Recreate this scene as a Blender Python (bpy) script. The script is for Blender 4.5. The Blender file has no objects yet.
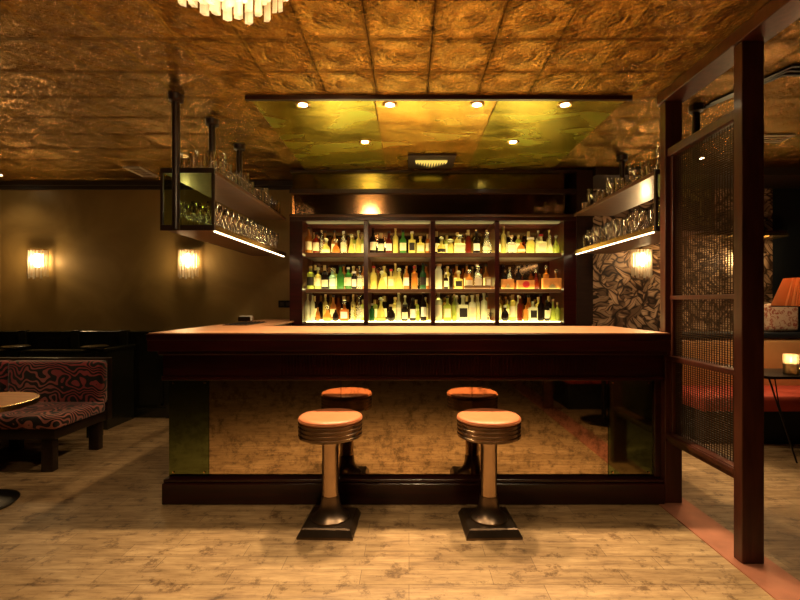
import bpy, bmesh, math, random
from mathutils import Vector, Matrix
PI = math.pi
random.seed(7)
sc = bpy.context.scene
COL = sc.collection

# ------------------------------------------------------------------ camera
cd = bpy.data.cameras.new('camera'); cam = bpy.data.objects.new('camera', cd); COL.objects.link(cam)
cam.location = (0, 0, 1.30); cam.rotation_euler = (PI/2, 0, 0)
cd.sensor_width = 36; cd.lens = 20.25; cd.shift_x = -9/800; cd.shift_y = 2/800; cd.clip_start = .02
sc.camera = cam

# ------------------------------------------------------------------ world, exposure
w = bpy.data.worlds.new('world'); sc.world = w; w.use_nodes = True
w.node_tree.nodes['Background'].inputs[0].default_value = (1, .55, .22, 1)
w.node_tree.nodes['Background'].inputs[1].default_value = .012
sc.view_settings.view_transform = 'Standard'; sc.view_settings.look = 'None'
sc.view_settings.exposure = 0.0; sc.view_settings.gamma = 1; sc.view_settings.use_curve_mapping = False
sc.cycles.max_bounces = 8; sc.cycles.transparent_max_bounces = 16; sc.cycles.sample_clamp_indirect = 4
sc.cycles.caustics_reflective = False; sc.cycles.caustics_refractive = False

WARM = (1, .70, .38)
P_SPOT, P_FRONT, P_SCONCE, P_CHAND = 185, 46, 12, 26
E_SHELF, E_LED = 11.0, 9.0
CZ = 2.66      # ceiling height
WY = 5.10      # back wall

# ------------------------------------------------------------------ materials
def new_mat(name):
    m = bpy.data.materials.new(name); m.use_nodes = True
    return m, m.node_tree, m.node_tree.nodes['Principled BSDF']
def mat(name, col, rough=.5, metal=0, trans=0, ior=1.45, noise=0, nscale=8, bump=0, bscale=40, emit=None, es=0, coat=0, spec=.5, stretch=None):
    m, nt, p = new_mat(name)
    p.inputs['Base Color'].default_value = (*col, 1)
    p.inputs['Roughness'].default_value = rough; p.inputs['Metallic'].default_value = metal
    p.inputs['Transmission Weight'].default_value = trans; p.inputs['IOR'].default_value = ior
    p.inputs['Coat Weight'].default_value = coat; p.inputs['Specular IOR Level'].default_value = spec
    if emit: p.inputs['Emission Color'].default_value = (*emit, 1); p.inputs['Emission Strength'].default_value = es
    tc = nt.nodes.new('ShaderNodeTexCoord'); mp = nt.nodes.new('ShaderNodeMapping')
    nt.links.new(tc.outputs['Object'], mp.inputs[0])
    if stretch: mp.inputs['Scale'].default_value = stretch
    if noise or not (emit or trans):
        n = nt.nodes.new('ShaderNodeTexNoise'); n.inputs['Scale'].default_value = nscale; n.inputs['Detail'].default_value = 6
        r = nt.nodes.new('ShaderNodeMix'); r.data_type = 'RGBA'
        a = noise or .1
        r.inputs[6].default_value = (*[c*(1-a) for c in col], 1); r.inputs[7].default_value = (*[min(1, c*(1+a)) for c in col], 1)
        nt.links.new(mp.outputs[0], n.inputs['Vector']); nt.links.new(n.outputs[0], r.inputs[0]); nt.links.new(r.outputs[2], p.inputs['Base Color'])
    if bump:
        n2 = nt.nodes.new('ShaderNodeTexNoise'); n2.inputs['Scale'].default_value = bscale
        b = nt.nodes.new('ShaderNodeBump'); b.inputs['Strength'].default_value = bump; b.inputs['Distance'].default_value = .01
        nt.links.new(mp.outputs[0], n2.inputs['Vector']); nt.links.new(n2.outputs[0], b.inputs['Height']); nt.links.new(b.outputs[0], p.inputs['Normal'])
    return m
def N(nt, t, **kw):
    n = nt.nodes.new(t)
    for k, v in kw.items():
        if k in ('operation', 'data_type', 'wave_type', 'bands_direction', 'feature', 'distance', 'wave_profile', 'blend_type', 'noise_dimensions'): setattr(n, k, v)
        else: n.inputs[k.replace('_', ' ')].default_value = v
    return n
def ramp(nt, src, stops):
    r = nt.nodes.new('ShaderNodeValToRGB'); cr = r.color_ramp
    while len(cr.elements) < len(stops): cr.elements.new(.5)
    for e, (pos, c) in zip(cr.elements, stops): e.position = pos; e.color = (*c, 1)
    nt.links.new(src, r.inputs[0]); return r.outputs[0]

def floor_mat():
    m, nt, p = new_mat('worn_oak_planks'); L = nt.links.new
    tc = N(nt, 'ShaderNodeTexCoord')
    br = N(nt, 'ShaderNodeTexBrick', Scale=1.0, Mortar_Size=.0014, Mortar_Smooth=.3, Bias=0.0, Brick_Width=.62, Row_Height=.115)
    br.offset = .37; br.inputs['Color1'].default_value = (.0, .0, .0, 1); br.inputs['Color2'].default_value = (1, 1, 1, 1); br.inputs['Mortar'].default_value = (0.5, .5, .5, 1)
    L(tc.outputs['Object'], br.inputs['Vector'])
    mp = N(nt, 'ShaderNodeMapping'); mp.inputs['Scale'].default_value = (2.2, 14, 1); L(tc.outputs['Object'], mp.inputs[0])
    g = N(nt, 'ShaderNodeTexNoise', Scale=2.0, Detail=8.0, Roughness=.65); L(mp.outputs[0], g.inputs['Vector'])
    n = N(nt, 'ShaderNodeTexNoise', Scale=9.0, Detail=9.0, Roughness=.78); L(tc.outputs['Object'], n.inputs['Vector'])
    base = ramp(nt, g.outputs[0], [(.28, (.20, .115, .055)), (.5, (.44, .285, .14)), (.72, (.62, .435, .235))])
    tone = N(nt, 'ShaderNodeMix', data_type='RGBA', blend_type='MULTIPLY'); tone.inputs[0].default_value = .6
    tr = ramp(nt, br.outputs['Color'], [(0, (.62, .58, .52)), (1, (1.0, 1.0, 1.0))])
    L(base, tone.inputs[6]); L(tr, tone.inputs[7])
    scr = ramp(nt, n.outputs[0], [(.38, (.20, .13, .08)), (.47, (1, 1, 1))])
    t2 = N(nt, 'ShaderNodeMix', data_type='RGBA', blend_type='MULTIPLY'); t2.inputs[0].default_value = .75
    L(tone.outputs[2], t2.inputs[6]); L(scr, t2.inputs[7])
    mo = N(nt, 'ShaderNodeMix', data_type='RGBA'); L(br.outputs['Fac'], mo.inputs[0]); L(t2.outputs[2], mo.inputs[6]); mo.inputs[7].default_value = (.12, .07, .035, 1)
    L(mo.outputs[2], p.inputs['Base Color'])
    L(ramp(nt, g.outputs[0], [(.3, (.55,)*3), (.7, (.32,)*3)]), p.inputs['Roughness'])
    b = N(nt, 'ShaderNodeBump', Strength=.25, Distance=.004); L(g.outputs[0], b.inputs['Height']); L(b.outputs[0], p.inputs['Normal'])
    return m

def tin_mat():
    m, nt, p = new_mat('embossed_gold_tin'); L = nt.links.new
    tc = N(nt, 'ShaderNodeTexCoord')
    mp = N(nt, 'ShaderNodeMapping'); mp.inputs['Location'].default_value = (-.119/.33, -2.327/.33, 0); mp.inputs['Scale'].default_value = (1/.33,)*3
    L(tc.outputs['Object'], mp.inputs[0])
    fr = N(nt, 'ShaderNodeVectorMath', operation='FRACTION'); L(mp.outputs[0], fr.inputs[0])
    sb = N(nt, 'ShaderNodeVectorMath', operation='SUBTRACT'); L(fr.outputs[0], sb.inputs[0]); sb.inputs[1].default_value = (.5, .5, 0)
    ab = N(nt, 'ShaderNodeVectorMath', operation='ABSOLUTE'); L(sb.outputs[0], ab.inputs[0])
    sx = N(nt, 'ShaderNodeSeparateXYZ'); L(ab.outputs[0], sx.inputs[0])
    mx = N(nt, 'ShaderNodeMath', operation='MAXIMUM'); L(sx.outputs[0], mx.inputs[0]); L(sx.outputs[1], mx.inputs[1])
    seam = ramp(nt, mx.outputs[0], [(.0, (.55,)*3), (.455, (.55,)*3), (.465, (.9,)*3), (.475, (.5,)*3), (.485, (.9,)*3), (.494, (.75,)*3), (.5, (0,)*3)])
    # ornament: mirrored scrolls inside each tile
    vo = N(nt, 'ShaderNodeTexVoronoi', Scale=15.0, feature='SMOOTH_F1'); vo.inputs['Smoothness'].default_value = .2; L(ab.outputs[0], vo.inputs['Vector'])
    nz = N(nt, 'ShaderNodeTexNoise', Scale=19.0, Detail=2.0, Distortion=2.0); L(ab.outputs[0], nz.inputs['Vector'])
    wn = N(nt, 'ShaderNodeTexNoise', Scale=9.0, Detail=5.0, Roughness=.6); L(tc.outputs['Object'], wn.inputs['Vector'])
    ln = N(nt, 'ShaderNodeVectorMath', operation='LENGTH'); L(sb.outputs[0], ln.inputs[0])
    sn = N(nt, 'ShaderNodeMath', operation='MULTIPLY'); L(ln.outputs['Value'], sn.inputs[0]); sn.inputs[1].default_value = 42
    si = N(nt, 'ShaderNodeMath', operation='SINE'); L(sn.outputs[0], si.inputs[0])
    def mul(a, k):
        q = N(nt, 'ShaderNodeMath', operation='MULTIPLY'); L(a, q.inputs[0]); q.inputs[1].default_value = k; return q.outputs[0]
    def add(a, c):
        q = N(nt, 'ShaderNodeMath', operation='ADD'); L(a, q.inputs[0]); L(c, q.inputs[1]); return q.outputs[0]
    med = ramp(nt, ln.outputs['Value'], [(.0, (.75,)*3), (.12, (.75,)*3), (.27, (.42,)*3), (.36, (.42,)*3), (.52, (.85,)*3), (.70, (.7,)*3)])
    wob = N(nt, 'ShaderNodeTexNoise', Scale=5.0, Detail=2.0); L(tc.outputs['Object'], wob.inputs['Vector'])
    fine = N(nt, 'ShaderNodeTexNoise', Scale=34.0, Detail=3.0, Distortion=1.0); L(tc.outputs['Object'], fine.inputs['Vector'])
    orn = add(mul(vo.outputs['Distance'], 1.5), add(mul(nz.outputs[0], 1.5), mul(fine.outputs[0], .9)))
    wmask = ramp(nt, wob.outputs[0], [(.35, (.35,)*3), (.6, (1,)*3)])
    o9 = N(nt, 'ShaderNodeMath', operation='MULTIPLY'); L(orn, o9.inputs[0]); L(wmask, o9.inputs[1]); orn = o9.outputs[0]
    om = N(nt, 'ShaderNodeMath', operation='MULTIPLY'); L(orn, om.inputs[0]); L(med, om.inputs[1])
    h = add(add(mul(seam, .9), om.outputs[0]), add(mul(nz.outputs[0], .25), add(mul(si.outputs[0], .05), mul(wn.outputs[0], .2))))
    b = N(nt, 'ShaderNodeBump', Strength=.7, Distance=.012); L(h, b.inputs['Height']); L(b.outputs[0], p.inputs['Normal'])
    col = ramp(nt, wn.outputs[0], [(.3, (.28, .145, .026)), (.7, (.54, .31, .06))])
    sd = ramp(nt, mx.outputs[0], [(.0, (1,)*3), (.482, (1,)*3), (.498, (.6,)*3)])
    mm = N(nt, 'ShaderNodeMix', data_type='RGBA', blend_type='MULTIPLY'); mm.inputs[0].default_value = 1; L(col, mm.inputs[6]); L(sd, mm.inputs[7])
    L(mm.outputs[2], p.inputs['Base Color']); p.inputs['Metallic'].default_value = .97; p.inputs['Roughness'].default_value = .2
    return m

def brass_mirror_mat(name='tarnished_brass_mirror', cols=((.36, .34, .035), (.60, .50, .05), (.52, .55, .06))):
    m, nt, p = new_mat(name); L = nt.links.new
    tc = N(nt, 'ShaderNodeTexCoord')
    mp = N(nt, 'ShaderNodeMapping'); mp.inputs['Scale'].default_value = (1, 2.4, 1); L(tc.outputs['Object'], mp.inputs[0])
    n = N(nt, 'ShaderNodeTexNoise', Scale=2.0, Detail=2.5, Distortion=.6); L(mp.outputs[0], n.inputs['Vector'])
    L(ramp(nt, n.outputs[0], [(.3, cols[0]), (.5, cols[1]), (.7, cols[2])]), p.inputs['Base Color'])
    L(ramp(nt, n.outputs[0], [(.3, (.18,)*3), (.7, (.32,)*3)]), p.inputs['Roughness'])
    p.inputs['Metallic'].default_value = .85
    b = N(nt, 'ShaderNodeBump', Strength=.05, Distance=.02); L(n.outputs[0], b.inputs['Height']); L(b.outputs[0], p.inputs['Normal'])
    return m

def antique_mirror_mat(name, col, rough=.03, spots=.5):
    m, nt, p = new_mat(name); L = nt.links.new
    tc = N(nt, 'ShaderNodeTexCoord')
    n = N(nt, 'ShaderNodeTexNoise', Scale=22.0, Detail=8.0, Roughness=.75); L(tc.outputs['Object'], n.inputs['Vector'])
    n2 = N(nt, 'ShaderNodeTexNoise', Scale=3.0, Detail=4.0); L(tc.outputs['Object'], n2.inputs['Vector'])
    a = N(nt, 'ShaderNodeMath', operation='MULTIPLY_ADD'); L(n2.outputs[0], a.inputs[0]); a.inputs[1].default_value = .35; L(n.outputs[0], a.inputs[2])
    d = tuple(c*(1-spots) for c in col)
    L(ramp(nt, a.outputs[0], [(.54, d), (.68, col)]), p.inputs['Base Color'])
    L(ramp(nt, a.outputs[0], [(.53, (.12,)*3), (.60, (rough,)*3)]), p.inputs['Roughness'])
    p.inputs['Metallic'].default_value = 1
    return m

def wood_mat(name, c1, c2, rough=.3, coat=.3, scale=(1, 1, 1), s=6):
    m, nt, p = new_mat(name); L = nt.links.new
    tc = N(nt, 'ShaderNodeTexCoord'); mp = N(nt, 'ShaderNodeMapping'); mp.inputs['Scale'].default_value = scale; L(tc.outputs['Object'], mp.inputs[0])
    n = N(nt, 'ShaderNodeTexNoise', Scale=s, Detail=7.0, Distortion=.6); L(mp.outputs[0], n.inputs['Vector'])
    L(ramp(nt, n.outputs[0], [(.3, c1), (.7, c2)]), p.inputs['Base Color'])
    p.inputs['Roughness'].default_value = rough; p.inputs['Coat Weight'].default_value = coat; p.inputs['Coat Roughness'].default_value = .15
    return m

def plaster_mat():
    m, nt, p = new_mat('brushed_gold_plaster'); L = nt.links.new
    tc = N(nt, 'ShaderNodeTexCoord')
    n = N(nt, 'ShaderNodeTexNoise', Scale=1.6, Detail=7.0, Distortion=1.2); L(tc.outputs['Object'], n.inputs['Vector'])
    L(ramp(nt, n.outputs[0], [(.3, (.23, .15, .05)), (.7, (.37, .25, .085))]), p.inputs['Base Color'])
    p.inputs['Roughness'].default_value = .42; p.inputs['Metallic'].default_value = .25
    b = N(nt, 'ShaderNodeBump', Strength=.1, Distance=.02); L(n.outputs[0], b.inputs['Height']); L(b.outputs[0], p.inputs['Normal'])
    return m

def leaf_mat():
    m, nt, p = new_mat('leaf_wallpaper'); L = nt.links.new
    tc = N(nt, 'ShaderNodeTexCoord')
    nz = N(nt, 'ShaderNodeTexNoise', Scale=2.2, Detail=2.0); L(tc.outputs['Object'], nz.inputs['Vector'])
    mx = N(nt, 'ShaderNodeMix', data_type='VECTOR'); mx.inputs[0].default_value = .30
    L(tc.outputs['Object'], mx.inputs[4]); L(nz.outputs['Color'], mx.inputs[5])
    outs = []
    for ang, off in ((.7, 0), (-.6, 3.7), (1.5, 8.1)):
        mp = N(nt, 'ShaderNodeMapping'); mp.inputs['Rotation'].default_value = (0, ang, 0); mp.inputs['Location'].default_value = (off, 0, off)
        L(mx.outputs[1], mp.inputs[0])
        m2 = N(nt, 'ShaderNodeMapping'); m2.inputs['Scale'].default_value = (24, .1, 7.5); L(mp.outputs[0], m2.inputs[0])
        e = N(nt, 'ShaderNodeTexVoronoi', Scale=1.0, feature='DISTANCE_TO_EDGE'); L(m2.outputs[0], e.inputs['Vector'])
        f = N(nt, 'ShaderNodeTexVoronoi', Scale=1.0); L(m2.outputs[0], f.inputs['Vector'])
        sp = N(nt, 'ShaderNodeVectorMath', operation='SUBTRACT'); L(m2.outputs[0], sp.inputs[0]); L(f.outputs['Position'], sp.inputs[1])
        sx = N(nt, 'ShaderNodeSeparateXYZ'); L(sp.outputs[0], sx.inputs[0])
        ax = N(nt, 'ShaderNodeMath', operation='ABSOLUTE'); L(sx.outputs[0], ax.inputs[0])
        c = ramp(nt, e.outputs['Distance'], [(.04, (.05, .022, .012)), (.14, (.56, .36, .21)), (.45, (.80, .58, .38))])
        rb_ = ramp(nt, ax.outputs[0], [(.02, (.35, .25, .2)), (.07, (1, 1, 1))])
        q = N(nt, 'ShaderNodeMix', data_type='RGBA', blend_type='MULTIPLY'); q.inputs[0].default_value = 1; L(c, q.inputs[6]); L(rb_, q.inputs[7])
        dk = ramp(nt, f.outputs['Color'], [(.15, (.22, .18, .16)), (.6, (1, 1, 1))])
        q2 = N(nt, 'ShaderNodeMix', data_type='RGBA', blend_type='MULTIPLY'); q2.inputs[0].default_value = 1; L(q.outputs[2], q2.inputs[6]); L(dk, q2.inputs[7])
        outs.append(q2.outputs[2])
    v = N(nt, 'ShaderNodeTexNoise', Scale=4.5, Detail=0.0); L(tc.outputs['Object'], v.inputs['Vector'])
    k1 = ramp(nt, v.outputs[0], [(.44, (0,)*3), (.46, (1,)*3)]); k2 = ramp(nt, v.outputs[0], [(.54, (0,)*3), (.56, (1,)*3)])
    a = N(nt, 'ShaderNodeMix', data_type='RGBA'); L(k1, a.inputs[0]); L(outs[0], a.inputs[6]); L(outs[1], a.inputs[7])
    b = N(nt, 'ShaderNodeMix', data_type='RGBA'); L(k2, b.inputs[0]); L(a.outputs[2], b.inputs[6]); L(outs[2], b.inputs[7])
    L(b.outputs[2], p.inputs['Base Color']); p.inputs['Roughness'].default_value = .55
    return m

def wave_fabric():
    m, nt, p = new_mat('wavy_red_fabric'); L = nt.links.new
    tc = N(nt, 'ShaderNodeTexCoord'); mp = N(nt, 'ShaderNodeMapping'); mp.inputs['Scale'].default_value = (1, 1, 1); L(tc.outputs['Object'], mp.inputs[0])
    n = N(nt, 'ShaderNodeTexNoise', Scale=6.5, Detail=1.0); L(mp.outputs[0], n.inputs['Vector'])
    n3 = N(nt, 'ShaderNodeTexNoise', Scale=2.0, Detail=0.0); L(mp.outputs[0], n3.inputs['Vector'])
    sx = N(nt, 'ShaderNodeSeparateXYZ'); L(tc.outputs['Object'], sx.inputs[0])
    yz = N(nt, 'ShaderNodeMath', operation='ADD'); L(sx.outputs[1], yz.inputs[0]); L(sx.outputs[2], yz.inputs[1])
    k = N(nt, 'ShaderNodeMath', operation='MULTIPLY_ADD'); L(n.outputs[0], k.inputs[0]); k.inputs[1].default_value = .42; L(yz.outputs[0], k.inputs[2])
    k2 = N(nt, 'ShaderNodeMath', operation='MULTIPLY'); L(k.outputs[0], k2.inputs[0]); k2.inputs[1].default_value = 125
    si = N(nt, 'ShaderNodeMath', operation='SINE'); L(k2.outputs[0], si.inputs[0])
    c1 = ramp(nt, si.outputs[0], [(.0, (.012, .006, .008)), (.10, (.012, .006, .008)), (.30, (1, 1, 1))])
    c2 = ramp(nt, n3.outputs[0], [(.4, (.34, .045, .05)), (.6, (.50, .17, .13))])
    q = N(nt, 'ShaderNodeMix', data_type='RGBA', blend_type='MULTIPLY'); q.inputs[0].default_value = 1; L(c1, q.inputs[6]); L(c2, q.inputs[7]); L(q.outputs[2], p.inputs['Base Color'])
    p.inputs['Roughness'].default_value = .8; p.inputs['Sheen Weight'].default_value = .3
    return m

def floral_fabric():
    m, nt, p = new_mat('pale_floral_fabric'); L = nt.links.new
    tc = N(nt, 'ShaderNodeTexCoord')
    n = N(nt, 'ShaderNodeTexNoise', Scale=22.0, Detail=3.0, Distortion=1.5); L(tc.outputs['Object'], n.inputs['Vector'])
    L(ramp(nt, n.outputs[0], [(.38, (.45, .12, .07)), (.5, (.75, .55, .38))]), p.inputs['Base Color']); p.inputs['Roughness'].default_value = .85
    return m

def clear_glass(name='clear_glass', col=(1, .96, .9), f=.22):
    m, nt, p = new_mat(name); nt.nodes.remove(p); L = nt.links.new
    t = N(nt, 'ShaderNodeBsdfTransparent'); t.inputs[0].default_value = (*col, 1)
    g = N(nt, 'ShaderNodeBsdfGlossy'); g.inputs['Roughness'].default_value = .04
    lw = N(nt, 'ShaderNodeLayerWeight', Blend=.35)
    mp = N(nt, 'ShaderNodeMapRange'); mp.inputs['To Min'].default_value = f*.3; mp.inputs['To Max'].default_value = min(1, f*3); L(lw.outputs['Facing'], mp.inputs['Value'])
    s = N(nt, 'ShaderNodeMixShader'); L(mp.outputs[0], s.inputs[0]); L(t.outputs[0], s.inputs[1]); L(g.outputs[0], s.inputs[2])
    L(s.outputs[0], nt.nodes['Material Output'].inputs['Surface']); return m

def liquid(name, col, clear=.45):
    """coloured bottle glass: passes and scatters the shelf light in its own colour"""
    m, nt, p = new_mat(name); nt.nodes.remove(p); L = nt.links.new
    t = N(nt, 'ShaderNodeBsdfTransparent'); t.inputs[0].default_value = (*col, 1)
    tl = N(nt, 'ShaderNodeBsdfTranslucent'); tl.inputs[0].default_value = (*col, 1)
    n = N(nt, 'ShaderNodeTexNoise', Scale=14.0, Detail=2.0); tc = N(nt, 'ShaderNodeTexCoord'); L(tc.outputs['Object'], n.inputs['Vector'])
    df = N(nt, 'ShaderNodeBsdfDiffuse'); df.inputs[0].default_value = (*col, 1)
    m0 = N(nt, 'ShaderNodeMixShader'); m0.inputs[0].default_value = .35; L(tl.outputs[0], m0.inputs[1]); L(df.outputs[0], m0.inputs[2])
    g = N(nt, 'ShaderNodeBsdfGlossy'); g.inputs['Roughness'].default_value = .08
    s1 = N(nt, 'ShaderNodeMixShader'); L(ramp(nt, n.outputs[0], [(.3, (1-clear,)*3), (.7, (1-clear*1.2,)*3)]), s1.inputs[0]); L(t.outputs[0], s1.inputs[1]); L(m0.outputs[0], s1.inputs[2])
    lw = N(nt, 'ShaderNodeLayerWeight', Blend=.25)
    s2 = N(nt, 'ShaderNodeMixShader'); L(lw.outputs['Fresnel'], s2.inputs[0]); L(s1.outputs[0], s2.inputs[1]); L(g.outputs[0], s2.inputs[2])
    L(s2.outputs[0], nt.nodes['Material Output'].inputs['Surface']); return m

def glow(name, col, s): return mat(name, (0, 0, 0), emit=col, es=s)

M = dict(
    floor=floor_mat(), tin=tin_mat(), brassmir=brass_mirror_mat(), goldmir=brass_mirror_mat('golden_brass_mirror', ((.60, .36, .04), (.74, .46, .06), (.70, .50, .07))), plaster=plaster_mat(), leaf=leaf_mat(), wavy=wave_fabric(), floral=floral_fabric(),
    mirror=antique_mirror_mat('antique_bronze_mirror', (.60, .47, .31)),
    gmirror=antique_mirror_mat('antique_green_mirror', (.17, .22, .09), .07, .3),
    band=antique_mirror_mat('smoked_glass', (.34, .20, .10), .1, .2),
    gband=antique_mirror_mat('green_smoked_glass', (.26, .22, .05), .16, .2),
    mahog=wood_mat('dark_mahogany', (.013, .0013, .001), (.036, .003, .002), .28, .2, (.5, 3, 6)),
    ebony=wood_mat('black_brown_wood', (.012, .006, .004), (.028, .013, .008), .4, .2, (1, 1, 5)),
    screenwood=wood_mat('red_brown_screen_wood', (.045, .010, .005), (.085, .022, .010), .38, .2, (5, 5, .7)),
    shelfwood=wood_mat('brown_shelf_wood', (.075, .032, .013), (.13, .06, .022), .45, .2, (.6, 4, 4)),
    toplac=wood_mat('copper_toned_counter', (.34, .145, .06), (.52, .25, .12), .36, .1, (.7, 3, 3), 4),
    wains=wood_mat('green_black_paneling', (.012, .013, .008), (.020, .020, .012), .22, .5),
    soffit=mat('dark_soffit_paint', (.03, .02, .012), .6), navy=mat('navy_black_paint', (.010, .014, .018), .55),
    dark=mat('dark_room_paint', (.03, .018, .01), .7),
    copper=mat('pink_copper_strip', (.50, .20, .12), .42, .35, noise=.35, nscale=9),
    tabletop=wood_mat('honey_table_wood', (.55, .20, .04), (.72, .30, .07), .55, .0, (1, 5, 1)),
    bronze=mat('dark_bronze_wire', (.06, .03, .013), .45, .5),
    brass=mat('brass', (.75, .50, .2), .25, 1, noise=.15), black=mat('black_metal', (.012, .011, .01), .35, .6),
    chrome=mat('worn_chrome', (.40, .29, .20), .22, 1, noise=.25, nscale=14), pewter=mat('dark_cast_metal', (.14, .10, .07), .3, .9, noise=.3, nscale=18),
    seat=mat('tan_orange_leather', (.58, .19, .08), .42, noise=.14, nscale=9, bump=.15, bscale=60),
    pipe=mat('dark_orange_piping', (.45, .16, .06), .5),
    redseat=mat('red_velvet', (.50, .07, .035), .75, noise=.2), tanback=mat('tan_leather', (.58, .30, .11), .5, noise=.15),
    white=mat('white_vent_paint', (.55, .45, .33), .5), shade=None, crest=glow('painted_crest_glow', (1, .66, .12), 1.1),
    glass=clear_glass(f=.6), endglass=clear_glass('green_tinted_glass', (.70, .80, .55), .14), crystal=liquid('crystal_rod_glass', (1, .93, .80), .55),
    shelfglow=glow('lit_shelf_strip', (1, .80, .30), E_SHELF), dimglow=glow('painted_bay_glow', (1, .75, .25), .22), led=glow('led_strip', (1, .78, .45), E_LED),
    lamp=glow('downlight_bulb', (1, .85, .55), 30), bulb=glow('frosted_bulb', (1, .72, .36), 22), flame=glow('candle_flame', (1, .6, .2), 25),
    cream=mat('cream_paper', (.75, .66, .42), .6), wax=liquid('candle_wax', (1, .85, .65), .08), foil=mat('gold_foil', (.7, .55, .25), .35, .8),
    cap=mat('black_cap', (.02, .015, .012), .4), redcap=mat('red_wax_cap', (.5, .03, .03), .4), whitecap=mat('white_cap', (.8, .75, .65), .4),
    carton=mat('orange_carton', (.62, .26, .06), .5, noise=.3, nscale=20), cork=mat('pale_cork', (.6, .42, .22), .6),
)
def shade_mat():
    m, nt, p = new_mat('pleated_orange_shade'); nt.nodes.remove(p); L = nt.links.new
    a = N(nt, 'ShaderNodeBsdfDiffuse'); a.inputs[0].default_value = (.62, .27, .10, 1); b = N(nt, 'ShaderNodeBsdfTranslucent'); b.inputs[0].default_value = (.62, .27, .10, 1)
    s = N(nt, 'ShaderNodeMixShader'); s.inputs[0].default_value = .35; L(a.outputs[0], s.inputs[1]); L(b.outputs[0], s.inputs[2]); L(s.outputs[0], nt.nodes['Material Output'].inputs['Surface']); return m
M['shade'] = shade_mat()

# ------------------------------------------------------------------ mesh helpers
class MB:
    def __init__(s): s.bm = bmesh.new()
    def box(s, x0, x1, y0, y1, z0, z1, rot=None, bev=0):
        r = bmesh.ops.create_cube(s.bm, size=1)
        vs = r['verts']; c = Vector(((x0+x1)/2, (y0+y1)/2, (z0+z1)/2))
        for v in vs: v.co = Vector((v.co.x*(x1-x0), v.co.y*(y1-y0), v.co.z*(z1-z0)))
        if bev:
            es = list({e for v in vs for e in v.link_edges})
            r2 = bmesh.ops.bevel(s.bm, geom=es, offset=bev, segments=3, affect='EDGES', profile=.5)
            vs = r2['verts']
        for v in vs:
            if rot is not None: v.co = rot @ v.co
            v.co += c
        return s
    def lathe(s, prof, cx=0, cy=0, cz=0, seg=32, fn=None):
        rings = []
        for r, z in prof:
            if r < 1e-5: rings.append([s.bm.verts.new((cx, cy, cz+z))])
            else:
                rings.append([s.bm.verts.new((cx+r*(fn(k/seg, z) if fn else 1)*math.cos(2*PI*k/seg), cy+r*(fn(k/seg, z) if fn else 1)*math.sin(2*PI*k/seg), cz+z)) for k in range(seg)])
        for a, b in zip(rings, rings[1:]):
            for k in range(seg):
                k2 = (k+1) % seg
                vs = [a[k % len(a)], a[k2 % len(a)], b[k2 % len(b)], b[k % len(b)]]
                u = []
                for v in vs:
                    if v not in u: u.append(v)
                if len(u) > 2:
                    try: s.bm.faces.new(u)
                    except ValueError: pass
        return s
    def tube(s, pts, r, seg=8):
        pts = [Vector(p) for p in pts]; rings = []
        for i, p in enumerate(pts):
            d = (pts[min(i+1, len(pts)-1)] - pts[max(i-1, 0)]).normalized()
            u = d.orthogonal().normalized() if i == 0 else (u - d*u.dot(d)).normalized()
            v = d.cross(u); rr = r[i] if isinstance(r, (list, tuple)) else r
            rings.append([s.bm.verts.new(p + (u*math.cos(2*PI*k/seg)+v*math.sin(2*PI*k/seg))*rr) for k in range(seg)])
        for a, b in zip(rings, rings[1:]):
            for k in range(seg): s.bm.faces.new([a[k], a[(k+1) % seg], b[(k+1) % seg], b[k]])
        s.bm.faces.new(rings[0][::-1]); s.bm.faces.new(rings[-1]); return s
    def prism(s, poly, z0, z1, axis='z'):
        """extrude polygon of (a,b) along an axis"""
        f = {'z': lambda a, b, c: (a, b, c), 'y': lambda a, b, c: (a, c, b), 'x': lambda a, b, c: (c, a, b)}[axis]
        A = [s.bm.verts.new(f(a, b, z0)) for a, b in poly]; B = [s.bm.verts.new(f(a, b, z1)) for a, b in poly]
        s.bm.faces.new(A); s.bm.faces.new(B[::-1])
        for k in range(len(poly)): s.bm.faces.new([A[k], A[(k+1) % len(A)], B[(k+1) % len(A)], B[k]])
        return s
    def build(s, name, m, parent=None, smooth=False, origin=None):
        bmesh.ops.recalc_face_normals(s.bm, faces=s.bm.faces)
        if origin is None and parent is None:
            vs = [v.co for v in s.bm.verts]
            origin = Vector(((min(v.x for v in vs)+max(v.x for v in vs))/2, (min(v.y for v in vs)+max(v.y for v in vs))/2, min(v.z for v in vs)))
        if origin is not None: bmesh.ops.translate(s.bm, verts=s.bm.verts, vec=-Vector(origin))
        me = bpy.data.meshes.new(name); s.bm.to_mesh(me); s.bm.free()
        if smooth:
            for p in me.polygons: p.use_smooth = True
            if smooth != 'all': me.set_sharp_from_angle(angle=math.radians(40))
        me.materials.append(m)
        o = bpy.data.objects.new(name, me); COL.objects.link(o)
        if origin is not None: o.location = origin
        if parent: o.parent = parent
        return o
def struct(name, mb, m): o = mb.build(name, m, origin=(0, 0, 0)); o['kind'] = 'structure'; return o
def tag(o, label, cat, group=None):
    o['label'] = label; o['category'] = cat
    if group: o['group'] = group
    return o
def empty(name, loc, label=None, cat=None, group=None, rz=0):
    o = bpy.data.objects.new(name, None); COL.objects.link(o); o.location = loc; o.rotation_euler.z = rz; o.empty_display_size = .1
    if label: tag(o, label, cat, group)
    return o
def dup(root, loc, label=None, group=None, rz=None):
    def cp(o, par):
        c = o.copy(); COL.objects.link(c); c.parent = par
        for ch in o.children: cp(ch, c)
        return c
    r = cp(root, None); r.location = loc
    if rz is not None: r.rotation_euler.z = rz
    if label: r['label'] = label
    if group: r['group'] = group
    return r
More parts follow.
